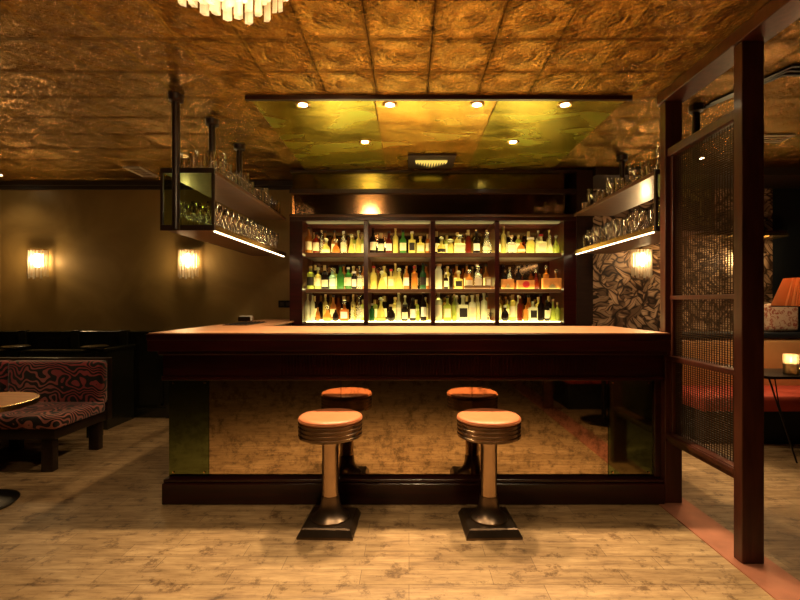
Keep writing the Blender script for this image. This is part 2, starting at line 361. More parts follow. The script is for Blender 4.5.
def light(name, kind, loc, power, col=WARM, size=.05, spot=None, blend=.5, parent=None, rot=None):
    l = bpy.data.lights.new(name, kind); l.energy = power; l.color = col
    if kind in ('POINT', 'SPOT'): l.shadow_soft_size = size
    if kind == 'SPOT': l.spot_size = math.radians(spot); l.spot_blend = blend
    o = bpy.data.objects.new(name, l); COL.objects.link(o); o.location = loc
    if rot: o.rotation_euler = rot
    if parent: o.parent = parent
    return o
def PX(px, d): return (px-409)*d/450
def PZ(py, d): return 1.30-(py-302)*d/450

# ------------------------------------------------------------------ room shell
XL, XR, YR = -4.63, 5.2, -2.6
struct('floor', MB().box(XL-.1, XR+.1, YR-.1, WY+.1, -.1, 0), M['floor'])
struct('ceiling', MB().box(XL-.1, XR+.1, YR-.1, WY+.1, CZ, CZ+.1), M['tin'])
struct('wall_back', MB().box(XL-.1, 1.9, WY, WY+.1, 0, CZ), M['plaster'])
struct('wall_back', MB().box(1.9, 4.12, WY, WY+.1, 0, CZ), M['leaf'])
struct('wall_back', MB().box(4.12, XR+.1, WY, WY+.1, 0, CZ), M['navy'])
struct('wall_left', MB().box(XL-.1, XL, YR, WY, 0, CZ), M['plaster'])
struct('wall_right', MB().box(XR, XR+.1, YR, WY, 0, CZ), M['navy'])
struct('wall_rear', MB().box(XL-.1, XR+.1, YR-.1, YR, 0, CZ), M['dark'])
struct('trim_1', MB().box(1.89, XR, 4.55, WY, 2.585, CZ-.002), M['soffit'])     # lintel over the booth
struct('trim_2', MB().box(XL, -1.2, WY-.05, WY, CZ-.05, CZ).box(XL, -1.2, WY-.03, WY, CZ-.09, CZ-.05), M['soffit'])  # crown
# wainscot
wb = MB().box(XL, -1.62, WY-.03, WY, 0, .95)
for px in (-10, 20, 73, 122, 168):
    x = PX(px, 5.0); wb.box(x-.045, x+.045, WY-.075, WY-.02, 0, .985, bev=.006)
xs = [PX(p, 5.0) for p in (-10, 20, 73, 122, 168)]
for a, b in zip(xs, xs[1:]):
    for z0, z1 in ((.14, .52), (.60, .90)):
        a2, b2 = a+.09, b-.09
        wb.box(a2, b2, WY-.045, WY-.02, z0, z0+.022).box(a2, b2, WY-.045, WY-.02, z1-.022, z1).box(a2, a2+.02, WY-.045, WY-.02, z0, z1).box(b2-.02, b2, WY-.045, WY-.02, z0, z1)
struct('wall_paneling', wb, M['wains'])
struct('trim_3', MB().box(XL, -1.62, WY-.065, WY, .95, .975, bev=.006), M['wains'])
struct('baseboard_back', MB().box(XL, -1.62, WY-.05, WY-.02, 0, .11, bev=.004), M['wains'])
struct('wall_paneling', MB().box(XL, XL+.03, YR, WY-.03, 0, .97), M['wains'])
struct('baseboard_right', MB().box(1.9, 2.6, WY-.02, WY, 0, .11), M['wains'])
struct('trim_4', MB().box(1.60, 1.81, YR, 4.4, 0, .006), M['copper'])           # copper threshold strip in the floor
# low booth partition running out from the back wall
pt = empty('booth_partition', (-3.10, 4.8, 0), 'low black panelled booth partition running out from the wainscot behind the patterned bench', 'partition')
MB().box(-.03, .03, -.22, .22, 0, .80).build('panel', M['wains'], pt)
MB().box(-.045, .045, -.24, .225, .80, .83, bev=.008).build('cap_rail', M['wains'], pt)

# ------------------------------------------------------------------ brass mirrored ceiling panel with downlights
cp = empty('ceiling_mirror', (.18, 3.8, CZ), 'yellow brass mirrored panel set in the ceiling above the bar', 'ceiling mirror')
xe = [-1.06, -.23, .59, 1.45]
for a, b in zip(xe, xe[1:]):
    MB().box(a+.005-.18, b-.005-.18, 2.985-3.8, 4.62-3.8, -.012, -.001).build('mirror_sheet', M['goldmir'] if a == -.23 else M['brassmir'], cp)
MB().box(-1.08-.18, 1.47-.18, 2.955-3.8, 2.985-3.8, -.028, -.001, bev=.003).build('front_trim', M['mahog'], cp)
def downlight_proto():
    r = empty('ceiling_downlight', (0, 0, 0))
    MB().lathe([(.030, -.004), (.045, -.008), (.052, -.004), (.052, 0), (.030, 0), (.030, -.004)], seg=28).build('trim_ring', M['brass'], r, smooth=True)
    MB().lathe([(0, -.003), (.030, -.003), (.030, -.001), (0, -.001)], seg=28).build('bulb', M['lamp'], r)
    return r
dl = None
spots = [(PX(303, 3.07), 3.07, 'first'), (PX(390, 3.07), 3.07, 'second'), (PX(477, 3.07), 3.07, 'third'), (PX(565, 3.07), 3.07, 'fourth')]
back = [(PX(365, 3.78), 3.78, 'left'), (PX(513, 3.78), 3.78, 'right')]
def put_downlight(x, y, z, label, power, ang=120, grp=None):
    global dl
    if dl is None: dl = downlight_proto(); r = dl; r.location = (x, y, z)
    else: r = dup(dl, (x, y, z))
    tag(r, label, 'ceiling light')
    if grp: r['group'] = grp
    elif 'group' in r: del r['group']
    light('downlight_lamp', 'SPOT', (x, y, z-.02), power, WARM, .05, ang, .8)
    return r
for x, y, nm in spots: put_downlight(x, y, CZ-.013, 'round downlight, %s from left in the front row of the brass ceiling panel' % nm, P_SPOT, 92, 'downlights in the brass panel')
for x, y, nm in back: put_downlight(x, y, CZ-.013, 'round downlight in the brass ceiling panel back row, %s of the two' % nm, P_SPOT*.7, 130, 'downlights in the brass panel')
for k, x in enumerate((-.75, .1, .95)):
    put_downlight(x, 1.88, CZ-.001, 'round downlight in the tin ceiling in front of the bar, %s' % ('left', 'middle', 'right')[k], P_FRONT, 78, 'downlights in front of the bar')
put_downlight(-4.38, 4.80, CZ-.001, 'bright round downlight in tin ceiling at the far left wall', 8, 120)
put_downlight(3.55, 3.75, CZ-.001, 'added round fill lamp in the tin ceiling above the black side table', 55, 110)  # lamp added out of view to brighten the dark booth
put_downlight(2.75, 4.25, CZ-.001, 'added round fill lamp in the tin ceiling above the red booth seat left end', 45, 110)  # added lamp, lifts the booth seat and wallpaper
put_downlight(-3.3, 3.2, CZ-.001, 'added round fill lamp in the tin ceiling above the patterned bench', 34, 100)  # unseen lamp added to brighten the bench
# ceiling vents
def vent(x, y, wx, wy, n, label, m, rz=0, name='ceiling_vent', slat='dark'):
    r = empty(name, (x, y, CZ-.001), label, 'vent', None, rz)
    MB().box(-wx/2, wx/2, -wy/2, -wy/2+.012, -.012, 0).box(-wx/2, wx/2, wy/2-.012, wy/2, -.012, 0).box(-wx/2, -wx/2+.012, -wy/2+.012, wy/2-.012, -.012, 0).box(wx/2-.012, wx/2, -wy/2+.012, wy/2-.012, -.012, 0).build('frame', m, r)
    for k in range(n):
        yy = -wy/2+.012+(k+.5)*(wy-.024)/n
        MB().box(-wx/2+.012, wx/2-.012, yy-.006, yy+.004, -.009, -.003).build('slat', m, r)
    return r
vent(PX(141, 4.68), 4.68, .17, .34, 5, 'small white slatted vent in the dark tin ceiling left of the hanging glasses', M['white'])
vent(PX(773, 3.72), 3.72, .24, .17, 3, 'small white slatted vent in the ceiling right of the lattice screen', M['white'])
lv = empty('slot_diffuser', (2.35, 2.6, CZ), 'black angled linear slot diffuser in the ceiling right of the lattice screen', 'vent')
for k in range(3):
    o_ = k*.05
    x0, y0 = 2.05-2.35, 3.06-2.6+o_; x1, y1 = 2.20-2.35, 2.58-2.6+o_
    for (a, b, c, d) in ((x0, y0, x1+o_*.3, y1), (x1+o_*.3, y1, 3.6-2.35, y1)):
        n_ = Vector((-(d-b), c-a)).normalized()*.010
        MB().prism([(a-n_.x, b-n_.y), (c-n_.x, d-n_.y), (c+n_.x, d+n_.y), (a+n_.x, b+n_.y)], -.012, -.001).build('slot', M['black'], lv)
# grille in the mirrored panel; yellow glow painted into its stepped teeth
gv = empty('ceiling_grille', (PX(431, 4.3), 4.28, CZ-.014), 'dark square ceiling grille with a serrated painted-glow crest, behind the brass panel downlights', 'vent')
MB().box(-.22, .22, -.20, .20, -.018, 0).build('frame', M['ebony'], gv)
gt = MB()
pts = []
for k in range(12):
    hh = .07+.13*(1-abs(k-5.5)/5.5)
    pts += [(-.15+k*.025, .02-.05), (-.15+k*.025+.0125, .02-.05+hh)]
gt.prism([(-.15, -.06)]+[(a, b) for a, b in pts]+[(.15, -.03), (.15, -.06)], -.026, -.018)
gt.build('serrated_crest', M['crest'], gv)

# ------------------------------------------------------------------ bar
bar = empty('cocktail_bar', (0, 3.2, 0), 'dark mahogany bar base with antique mirrored front behind the stools', 'bar')
def B(o): return MB()
by = 3.2
def bx(mb, x0, x1, y0, y1, z0, z1, bev=0): return mb.box(x0, x1, y0-by, y1-by, z0, z1, bev=bev)
bx(MB(), -1.575, 1.635, 2.97, 3.50, .0, .99).build('carcass', M['ebony'], bar)
bx(MB(), -1.585, 1.64, 2.882, 2.97, 0, .135, .006).build('plinth', M['mahog'], bar)
bx(MB(), -1.585, 1.64, 2.90, 2.97, .135, .156, .006).build('plinth_moulding', M['mahog'], bar)
bx(MB(), 1.60, 1.64, 2.93, 2.975, .156, .81, .004).build('stile', M['mahog'], bar)
bx(MB(), -1.585, 1.64, 2.90, 2.975, .81, .99).build('frieze', M['mahog'], bar)
bx(MB(), -1.59, 1.642, 2.885, 2.975, .795, .822, .006).build('lower_moulding', M['mahog'], bar)
fl = MB(); x = -.82
while x < 1.22:
    fl.lathe([(.0075, .832), (.0075, .955)], x, 2.899-by, 0, 8); x += .0205
fl.build('reeded_band', M['mahog'], bar, smooth=True)
bx(MB(), -1.60, 1.645, 2.86, 2.975, .962, .992, .008).build('upper_moulding', M['mahog'], bar)
ms = [-1.575, -1.311, -.446, .413, 1.305, 1.60]
for k, (a, b) in enumerate(zip(ms, ms[1:])):
    o = bx(MB(), a+.002, b-.002, 2.95, 2.97, .158, .796).build('mirror_panel', M['gmirror'] if k in (0, 4) else M['mirror'], bar)
    if k in (0, 4): o['label'] = 'darker green-tinted end mirror panel'
    for sx_ in (a+.03, b-.03):
        for z in (.185, .77):
            if k in (0, 4): MB().tube([(sx_, 2.951-by, z), (sx_, 2.944-by, z)], .006).build('screw', M['brass'], o)
bx(MB(), -1.585, -1.22, 3.50, 5.06, 0, .99).build('return_base', M['mahog'], bar)
# counter top: front run plus left return
ct = empty('bar_worktop', (0, 3.2, 1.0), 'copper toned bar counter top with dark red mahogany edge, returning left to the wall', 'counter')
poly = [(-1.615, 2.79), (1.615, 2.79), (1.615, 3.60), (-1.17, 3.60), (-1.17, 4.58), (-1.22, 4.60), (-1.22, 5.09), (-1.615, 5.09)]
MB().prism([(a, b-by) for a, b in poly], .094, .108).build('top_surface', M['toplac'], ct)
MB().prism([(a, b-by) for a, b in [(-1.61, 2.79), (1.62, 2.79), (1.62, 3.59), (-1.19, 3.59), (-1.19, 4.58), (-1.23, 4.60), (-1.23, 5.08), (-1.61, 5.08)]], .0, .094).build('core', M['mahog'], ct)
MB().box(-1.622, 1.62, 2.775-by, 2.79-by, .062, .104, bev=.006).build('edge_nosing', M['mahog'], ct)
MB().box(-1.618, 1.62, 2.780-by, 2.79-by, -.004, .062, bev=.003).build('edge_board', M['mahog'], ct)
for o in (ct,): o.location.z = 1.0
# small things on the return
nc = empty('napkin_caddy', (PX(246, 4.5), 4.5, 1.108), 'small silver napkin caddy standing on the bar return', 'caddy')
MB().box(-.06, .06, -.05, .05, 0, .006).build('base', M['chrome'], nc)
MB().box(-.06, .06, -.05, -.045, .006, .045).build('side', M['chrome'], nc); MB().box(-.06, .06, .045, .05, .006, .045).build('side', M['chrome'], nc)
MB().box(-.05, .05, -.04, .04, .006, .055).build('napkin_stack', M['whitecap'], nc)
bm_ = empty('bar_mat', (-1.43, 3.95, 1.108), 'dark ribbed rubber bar mat lying on the bar return', 'mat')
mm_ = MB().box(-.10, .10, -.26, .26, 0, .006, bev=.002); mm_.build('mat_base', M['cap'], bm_)
rr = MB()
for k in range(14):
    for j in range(5): rr.lathe([(.006, .006), (.006, .012), (0, .012)], -.08+j*.04, -.24+k*.037, 0, 6)
o = rr.build('rubber_nubs', M['cap'], bm_)
op = empty('outlet_plate', (PX(284, 5.05), WY-.001, PZ(304, 5.08)), 'black outlet plate on the gold wall left of the back bar', 'outlet')
MB().box(-.075, .075, -.012, 0, -.04, .04, bev=.003).build('plate', M['black'], op)
for k in (-.035, .035): MB().box(k-.02, k+.02, -.016, -.012, -.02, .02, bev=.002).build('socket', M['cap'], op)

# ------------------------------------------------------------------ stools
def stool():
    r = empty('bar_stool', (0, 0, 0), 'left chrome diner bar stool with orange seat in front of the mirrored bar', 'stool', 'bar stools')
    prof = [(0, .641), (.10, .646), (.15, .647), (.172, .644), (.181, .637), (.181, .631), (0, .631)]
    MB().lathe(prof, seg=64).build('seat_cushion', M['seat'], r, smooth='all'); sc_ = r.children[-1]
    MB().lathe([(.176, .632), (.184, .631), (.185, .627), (.182, .622), (.172, .621), (.172, .632)], seg=64).build('piping', M['pipe'], sc_, smooth=True)
    band = [(.0, .622), (.168, .622), (.176, .621)]
    z = .618
    for k in range(4):
        band += [(.176, z), (.183, z-.005), (.183, z-.017), (.176, z-.021)]; z -= .023
    band += [(.170, z), (.150, z-.006), (0, z-.006)]
    MB().lathe(band, seg=64).build('ribbed_band', M['chrome'], r, smooth=True)
    MB().lathe([(.0, .52), (.062, .515), (.055, .49), (.049, .47), (.049, .16), (.0, .16)], seg=40).build('column', M['chrome'], r, smooth=True)
    MB().lathe([(.052, .185), (.054, .165), (.056, .14), (.062, .115), (.075, .09), (.095, .072), (.108, .062), (.110, .052), (0, .052)], seg=48).build('flared_foot', M['pewter'], r, smooth=True)
    q = MB()
    vb = [(-.155, -.155), (.155, -.155), (.155, .155), (-.155, .155)]; vt = [(-.136, -.136), (.136, -.136), (.136, .136), (-.136, .136)]
    rs = [[q.bm.verts.new((a, b, z)) for a, b in L_] for L_, z in ((vb, 0), (vb, .012), (vt, .046), ([(c*.93, d*.93) for c, d in vt], .052))]
    for A, Bb in zip(rs, rs[1:]):
        for k in range(4): q.bm.faces.new([A[k], A[(k+1) % 4], Bb[(k+1) % 4], Bb[k]])
    q.bm.faces.new(rs[0][::-1]); q.bm.faces.new(rs[-1])
    q.build('base_plate', M['pewter'], r)
    return r
s1 = stool(); s1.location = (-.455, 2.61, 0); s1.rotation_euler.z = math.radians(-2)
s2 = dup(s1, (.462, 2.61, 0), 'right chrome diner bar stool with orange seat in front of the mirrored bar', rz=math.radians(2))

# ------------------------------------------------------------------ back bar cabinet
FY = 4.60
bb = empty('back_bar_cabinet', (.3, FY, 0), 'dark wood back bar cabinet with four lit bays of bottle shelving and smoked mirror header', 'cabinet')
def bb_box(name, x0, x1, y0, y1, z0, z1, m, bev=0): return MB().box(x0-.3, x1-.3, y0-FY, y1-FY, z0, z1, bev=bev).build(name, m, bb)
bb_box('base_cabinet', -1.205, 1.87, FY, WY-.01, 0, 1.075, M['ebony'])
bb_box('back_board', -1.205, 1.70, WY-.05, WY-.01, 1.075, 2.16, M['band'])
bb_box('side_post', -1.215, -1.085, FY-.02, WY-.05, 1.075, 2.16, M['mahog'])
bb_box('side_post', 1.575, 1.70, FY-.02, WY-.05, 1.075, 2.16, M['mahog'])
bb_box('end_column', 1.70, 1.865, FY-.04, WY-.01, 1.075, 2.64, M['ebony'])
bb_box('top_rail', -1.215, 1.70, FY-.03, WY-.05, 2.125, 2.195, M['mahog'], .005)
bb_box('cornice_line', -1.215, 1.70, FY-.045, FY-.03, 2.165, 2.185, M['shelfwood'], .003)
bb_box('header_core', -1.20, 1.60, FY+.06, WY-.01, 2.195, CZ-.02, M['ebony'])
bb_box('header_rail', -1.215, 1.70, FY-.03, FY+.06, 2.405, 2.45, M['ebony'], .004)
bb_box('header_rail', -1.215, 1.70, FY-.03, FY+.06, 2.625, CZ-.015, M['ebony'], .004)
def tilt_panel(name, z0, z1, m, top_fwd):
    x0, x1 = -1.2-.3, 1.6-.3
    q = MB()
    q.prism([(FY+.04-FY-.0, z0), (FY+.06-FY, z0), (FY+.06-FY-top_fwd, z1), (FY+.04-FY-top_fwd, z1)], x0, x1, 'x')
    return q.build(name, m, bb)
tilt_panel('smoked_mirror', 2.195, 2.405, M['band'], .018)
tilt_panel('green_smoked_mirror', 2.45, 2.625, M['gband'], .01)
bb_box('mirror_stop', -1.205, -1.19, FY-.01, FY+.06, 2.195, 2.405, M['brass'])
divx = [PX(p, FY) for p in (301, 366, 433, 497, 565)]
divx[0] = -1.08; divx[-1] = 1.578
for x in divx[1:-1]: bb_box('divider', x-.022, x+.022, FY-.01, WY-.05, 1.075, 2.13, M['mahog'])
rows = [1.100, 1.436, 1.800]    # shelf top surfaces
for z in rows:
    for a, b in zip(divx, divx[1:]):
        bb_box('shelf', a+.022, b-.022, FY-.004, WY-.05, z-.035 if z < 1.7 else z-.045, z-.006, M['ebony'])
        if z < 1.2: bb_box('shelf_lip', a+.022, b-.022, FY-.012, FY-.004, z-.035, z-.008, M['shelfwood'], .002)
        if z > 1.2: bb_box('shelf_lip', a+.022, b-.022, FY-.008, FY+.006, z-.04, z+(.003 if z > 1.7 else -.001), M['shelfwood'], .002)
        bb_box('lit_shelf_insert', a+.026, b-.026, FY+.012, WY-.06, z-.006, z-.0005, M['shelfglow'])
for a, b in zip(divx, divx[1:]):
    bb_box('bay_ceiling_glow', a+.03, b-.03, FY+.005, FY+.09, 2.112, 2.124, M['dimglow'])  # dim emissive panel paints the light seen on each bay's ceiling

# ------------------------------------------------------------------ bottles
LC = {}
def lm(c):
    if c not in LC:
        cols = dict(amber=((.72, .36, .10), .5), yellow=((.90, .80, .34), .4), pale=((.95, .92, .68), .5), green=((.16, .42, .12), .5), lime=((.66, .72, .22), .45),
                    dark=((.03, .015, .012), .2), red=((.30, .05, .02), .4), clear=((.96, .94, .86), .7), orange=((.85, .45, .14), .4), cyan=((.70, .90, .78), .5), frost=((.95, .94, .75), .15), dgreen=((.04, .16, .05), .25))
        col, cl = cols[c]; LC[c] = liquid(c+'_bottle_glass', col, cl)
    return LC[c]
PROF = {
 'wine': [(0, 0), (.95, 0), (1, .02), (1, .58), (.9, .66), (.42, .76), (.36, .95), (.42, .97), (.42, 1), (0, 1)],
 'tall': [(0, 0), (.95, 0), (1, .02), (1, .66), (.85, .73), (.35, .80), (.32, .96), (.4, .97), (.4, 1), (0, 1)],
 'gin': [(0, 0), (.95, 0), (1, .02), (1, .70), (.95, .76), (.4, .82), (.36, .97), (.44, .98), (.44, 1), (0, 1)],
 'decanter': [(0, 0), (.8, 0), (1, .08), (1, .26), (.8, .46), (.34, .62), (.28, .74), (.36, .77), (.36, .80), (0, .80)],
 'globe': [(0, 0), (.6, 0), (.9, .12), (1, .3), (.9, .5), (.6, .66), (.3, .74), (.28, .90), (.36, .92), (.36, .94), (0, .94)],
 'cone': [(0, 0), (.95, 0), (1, .03), (.72, .45), (.38, .72), (.28, .80), (.28, .95), (.36, .96), (.36, 1), (0, 1)],
 'jar': [(0, 0), (.92, 0), (1, .04), (1, .78), (.85, .86), (.7, .88), (.7, 1), (0, 1)],
}
WORD = dict(wine='wine-shaped', tall='tall slim', gin='straight-sided', decanter='squat decanter', globe='round-bellied', cone='conical', jar='stout jar-shaped', square='square')
CW = dict(amber='amber', yellow='golden yellow', pale='pale yellow', green='green', lime='yellow-green', dark='near-black', red='dark red', clear='clear', orange='orange', cyan='pale blue-green', frost='frosted white', dgreen='dark green')
BC = {}
def bottle(kind, col, h, r, x, y, z, cap, lab, label, group):
    key = (kind, col, round(h, 3), round(r, 3), cap, lab)
    if key in BC: return dup(BC[key], (x, y, z), label, group)
    o = empty('spirit_bottle', (x, y, z), label, 'bottle', group)
    if kind == 'square':
        q = MB().box(-r, r, -r*.8, r*.8, 0, h*.66, bev=r*.18)
        q.lathe([(r*.5, h*.655), (r*.34, h*.74), (r*.32, h*.93), (r*.38, h*.95), (0, h*.95)], seg=14)
        q.build('glass_body', lm(col), o, smooth=True)
    else:
        MB().lathe([(a*r, b*h) for a, b in PROF[kind]], seg=18).build('glass_body', lm(col), o, smooth=True)
    ct_ = {'wine': .40, 'tall': .36, 'gin': .40, 'decanter': .34, 'globe': .34, 'cone': .33, 'jar': .72, 'square': .36}[kind]*r
    tz = {'decanter': .80, 'globe': .94, 'square': .95}.get(kind, 1)*h
    if cap == 'stopper': MB().lathe([(0, -.0), (ct_*.8, 0), (ct_*.8, .006), (ct_*1.5, .014), (ct_*1.7, .026), (ct_*1.2, .038), (0, .044)], 0, 0, tz, 14).build('glass_stopper', lm('clear') if col != 'yellow' else lm('pale'), o, smooth=True)
    elif cap == 'foil': MB().lathe([(ct_*1.12, -.055), (ct_*1.12, .004), (0, .004)], 0, 0, tz, 14).build('foil_neck', M['foil'], o, smooth=True)
    elif cap: MB().lathe([(0, 0.0), (ct_*1.2, 0), (ct_*1.2, .022), (0, .024)], 0, 0, tz, 14).build('cap', {'black': M['cap'], 'red': M['redcap'], 'white': M['whitecap'], 'cork': M['cork']}[cap], o, smooth=True)
    if lab:
        ztop = {'wine': .5, 'tall': .55, 'gin': .58, 'decanter': .30, 'globe': .38, 'cone': .22, 'jar': .62, 'square': .52}[kind]*h
        zb = {'globe': .2, 'decanter': .1}.get(kind, .16)*h
        if kind == 'square': q = MB().box(-r*.78, r*.78, -r*.8-.0015, -r*.8, zb, ztop)
        else:
            rr_ = r*(1.015 if kind != 'cone' else 1.0)
            q = MB(); n = 10; A = []
            for k in range(n+1):
                t = -PI/2+(k/n-.5)*2.2
                A.append([q.bm.verts.new((rr_*math.cos(t), rr_*math.sin(t), zz)) for zz in (zb, ztop)])
            for a, b in zip(A, A[1:]): q.bm.faces.new([a[0], b[0], b[1], a[1]])
        q.build('paper_label', {'c': M['cream'], 'd': M['cap'], 'w': M['whitecap'], 'o': M['carton']}[lab], o)
    BC[key] = o
    return o
# (kind, colour, px centre, height px, width px, cap, label)
CELLS = {
 ('top', 0): [('wine','amber',308,24,7,'black','c'),('gin','red',316.3,19,7.2,'black','c'),('tall','clear',321.6,21,3.6,'cork',None),('decanter','yellow',326,16,9,'stopper','c'),('decanter','amber',336,15,8,'stopper',None),('tall','clear',343.5,20,6,'white','c'),('cone','yellow',351.5,17,7.5,'stopper',None),('tall','yellow',358.5,21,6,'stopper',None)],
 ('top', 1): [('wine','dark',373,23,6.5,'black','c'),('wine','dark',381,20,6.5,'foil','c'),('wine','red',389,20,6.5,'black','w'),('tall','yellow',395.5,23,5.5,'cork',None),('wine','green',403,21,7,'black','c'),('square','yellow',412,21,7,'white','d'),('square','yellow',420.5,16,8,'cork','c'),('tall','amber',427.5,19,4.5,'foil','c')],
 ('top', 2): [('decanter','yellow',441.5,18,9,'stopper','d'),('jar','yellow',450.5,12,6,'stopper',None),('square','pale',459.5,17,11,'stopper','c'),('wine','red',468.2,23,6.5,'foil',None),('wine','dark',476.5,20,7,'black','w'),('globe','clear',487,20,10,'stopper','c')],
 ('top', 3): [('tall','yellow',503.5,25,5.5,'cork',None),('square','clear',511.5,17,8.5,'cork','c'),('globe','orange',521,12,8.5,None,'c'),('jar','yellow',530.5,14,8.5,'white',None),('square','pale',541,18,9.5,'red','c'),('decanter','pale',549.6,19,7,'stopper',None),('decanter','lime',558.5,20,7,'stopper',None)],
 ('middle', 0): [('gin','lime',310.5,20,7.5,'cork','d'),('gin','yellow',318,19,6.5,'stopper','c'),('jar','dark',325,14,7,'black','c'),('gin','cyan',332.5,18,7,'stopper','w'),('wine','green',340.5,21,7.5,'black',None),('gin','green',348.3,19,7,'white','c'),('jar','dark',354.2,15,5,'white','w'),('square','clear',359.8,21,5.5,'stopper','c')],
 ('middle', 1): [('wine','yellow',373.5,20,7,'red',None),('cone','yellow',382,15,9,'stopper',None),('square','yellow',391,18,6.5,'red','c'),('cone','yellow',399,18,9,'stopper',None),('tall','amber',406.5,20,5.5,'cork','w'),('gin','amber',414.5,20,6.5,'red',None),('wine','dgreen',423,23,6.5,'black','d')],
 ('middle', 2): [('jar','frost',438.5,22,7.5,'cork',None),('tall','dark',446,14,4.5,'white','c'),('tall','dark',451,17,4,'black',None),('square','yellow',458.5,16,8,'stopper','d'),('gin','orange',469,16,7.5,'stopper','c'),('gin','clear',478,20,8,'stopper','c')],
 ('middle', 3): [('wine','dark',503.5,21,5,'black',None),('tall','clear',509.5,19,5,'cork','c'),('tall','dark',518.5,20,5.5,'white',None)],
 ('bottom', 0): [('tall','frost',307.5,26,4.5,None,None),('tall','frost',312.5,25,4.5,None,None),('globe','amber',317.8,14,5,None,None),('decanter','orange',327.5,15,8.5,'stopper','o'),('globe','dark',335.5,12,6.5,None,None),('square','amber',344.5,19,8.5,'stopper','w'),('tall','clear',352.5,15,4.5,None,None),('square','clear',359.2,24,6,'stopper',None)],
 ('bottom', 1): [('gin','dgreen',371.8,15,5.5,'white',None),('cone','yellow',381,21,10,'stopper','o'),('globe','dark',391,15,9,'cork',None),('wine','pale',398.6,26,5.5,'white','c'),('jar','dark',404.8,14,6.5,'black','c'),('gin','dark',412.8,20,6,'black','w'),('tall','lime',418,13,3.5,None,None),('wine','dark',423.5,27,6,'white','w')],
 ('bottom', 2): [('gin','pale',438.5,27,7.5,'cork','c'),('square','lime',447.3,23,8,'black','c'),('tall','lime',454.3,24,4.5,'cork',None),('square','frost',463,24,10,'white','d'),('gin','frost',472.3,23,7.5,'white','c'),('tall','pale',478.2,24,4.2,'cork',None),('gin','frost',484,25,6.5,'white',None)],
 ('bottom', 3): [('globe','dark',505,14,8,'white',None),('gin','yellow',512.7,25,6.5,'foil','c'),('tall','red',519.8,22,5.5,'cork',None),('tall','orange',525.7,15,5,None,None),('square','frost',533,20,8,None,'d'),('wine','dark',540.8,24,6,'black',None),('gin','dark',546.8,18,5.2,'black','c'),('cone','lime',553,19,6.4,'cork',None),('gin','lime',560,16,4.5,'cork',None)],
}
ORD = ['first', 'second', 'third', 'fourth', 'fifth', 'sixth', 'seventh', 'eighth', 'ninth', 'tenth']
BAY = ['leftmost', 'second', 'third', 'rightmost']
rz_ = dict(top=rows[2], middle=rows[1], bottom=rows[0])
for (row, bay), items in CELLS.items():
    for i, (kind, col, px, hp, wp, cap, lab) in enumerate(items):
        y = FY+.105+(i % 2)*.012
        k = y/450; r = wp*k/2*.99; h = hp*k*(1.04 if cap != 'stopper' else .95)
        art = '%s %s bottle' % (CW[col], WORD[kind])
        xq = min(max(PX(px, y), (divx[bay]+.024 if bay else -1.083)+r), (divx[bay+1]-.024 if bay < 3 else 1.573)-r)
        bottle(kind, col, h, r, xq, y, rz_[row], cap, lab, '%s, %s from left on %s shelf of %s bay' % (art, ORD[i], row, BAY[bay]), 'bottles on the %s shelf of the back bar' % row)
random.seed(21)
EXC = {('middle', 3), ('top', 1)}
for (row, bay) in CELLS:
    if (row, bay) in EXC: continue
    x0, x1 = divx[bay]+.06, divx[bay+1]-.06
    n = 6
    for i in range(n):
        kind, col, h, r, cap = random.choice([('wine', 'dark', .26, .034, 'foil'), ('gin', 'yellow', .23, .034, 'cork'), ('tall', 'pale', .25, .028, 'white'), ('wine', 'amber', .25, .034, 'black'), ('gin', 'lime', .22, .033, 'foil'), ('tall', 'yellow', .26, .028, 'cork')])
        y = FY+.27+(i % 2)*.02
        bottle(kind, col, h, r, x0+(x1-x0)*i/(n-1)+random.uniform(-.008, .008), y, rz_[row], cap, 'c' if kind != 'tall' else None,
               '%s %s bottle, back row, %s from left, %s shelf of %s bay' % (CW[col], WORD[kind], ORD[i], row, BAY[bay]), 'back-row bottles on the %s shelf of the back bar' % row)
# a few things among the bottles
def goblet(h, r):
    return MB().lathe([(0, 0), (r*.8, 0), (r*.8, .003), (.005, .008), (.004, h*.42), (r*.6, h*.5), (r, h*.7), (r*.8, h), (r*.77, h), (r*.95, h*.7), (0, h*.47)], seg=16)
def back_glass(px, row, nm, lbl, y=FY+.20):
    o = goblet(.19, .035).build('wine_glass', M['glass'], smooth=True, origin=(0, 0, 0)); o.location = (PX(px, y), y, rz_[row]); tag(o, lbl, 'glass')
back_glass(377.5, 'top', 0, 'stemmed wine glass behind the dark bottles, left one, top shelf of second bay')
back_glass(385.5, 'top', 0, 'stemmed wine glass behind the dark bottles, right one, top shelf of second bay')
y = FY+.10
o = MB().lathe([(0, 0), (.032, 0), (.038, .09), (.036, .09), (.030, .008), (0, .008)], seg=18).build('tumbler', M['glass'], smooth=True, origin=(0, 0, 0)); o.location = (PX(491, y), y, rows[0]); tag(o, 'clear tumbler right of the frosted bottles on bottom shelf of third bay', 'glass')
tr = empty('wooden_tray', (PX(477.5, FY+.05), FY+.055, rows[1]), 'low brown wooden tray in front of the bottles on the middle shelf of third bay', 'tray')
MB().box(-.135, .135, -.025, .025, 0, .035, bev=.004).build('tray_body', M['shelfwood'], tr)
gc = empty('yellow_carton', (PX(488, y), y, rows[1]), 'small yellow carton at the right end of the middle shelf of third bay', 'carton')
MB().box(-.03, .03, -.02, .02, 0, .125, bev=.002).build('box_body', M['foil'], gc); MB().box(-.02, .02, -.0215, -.02, .03, .10).build('paper_label', M['cream'], gc)
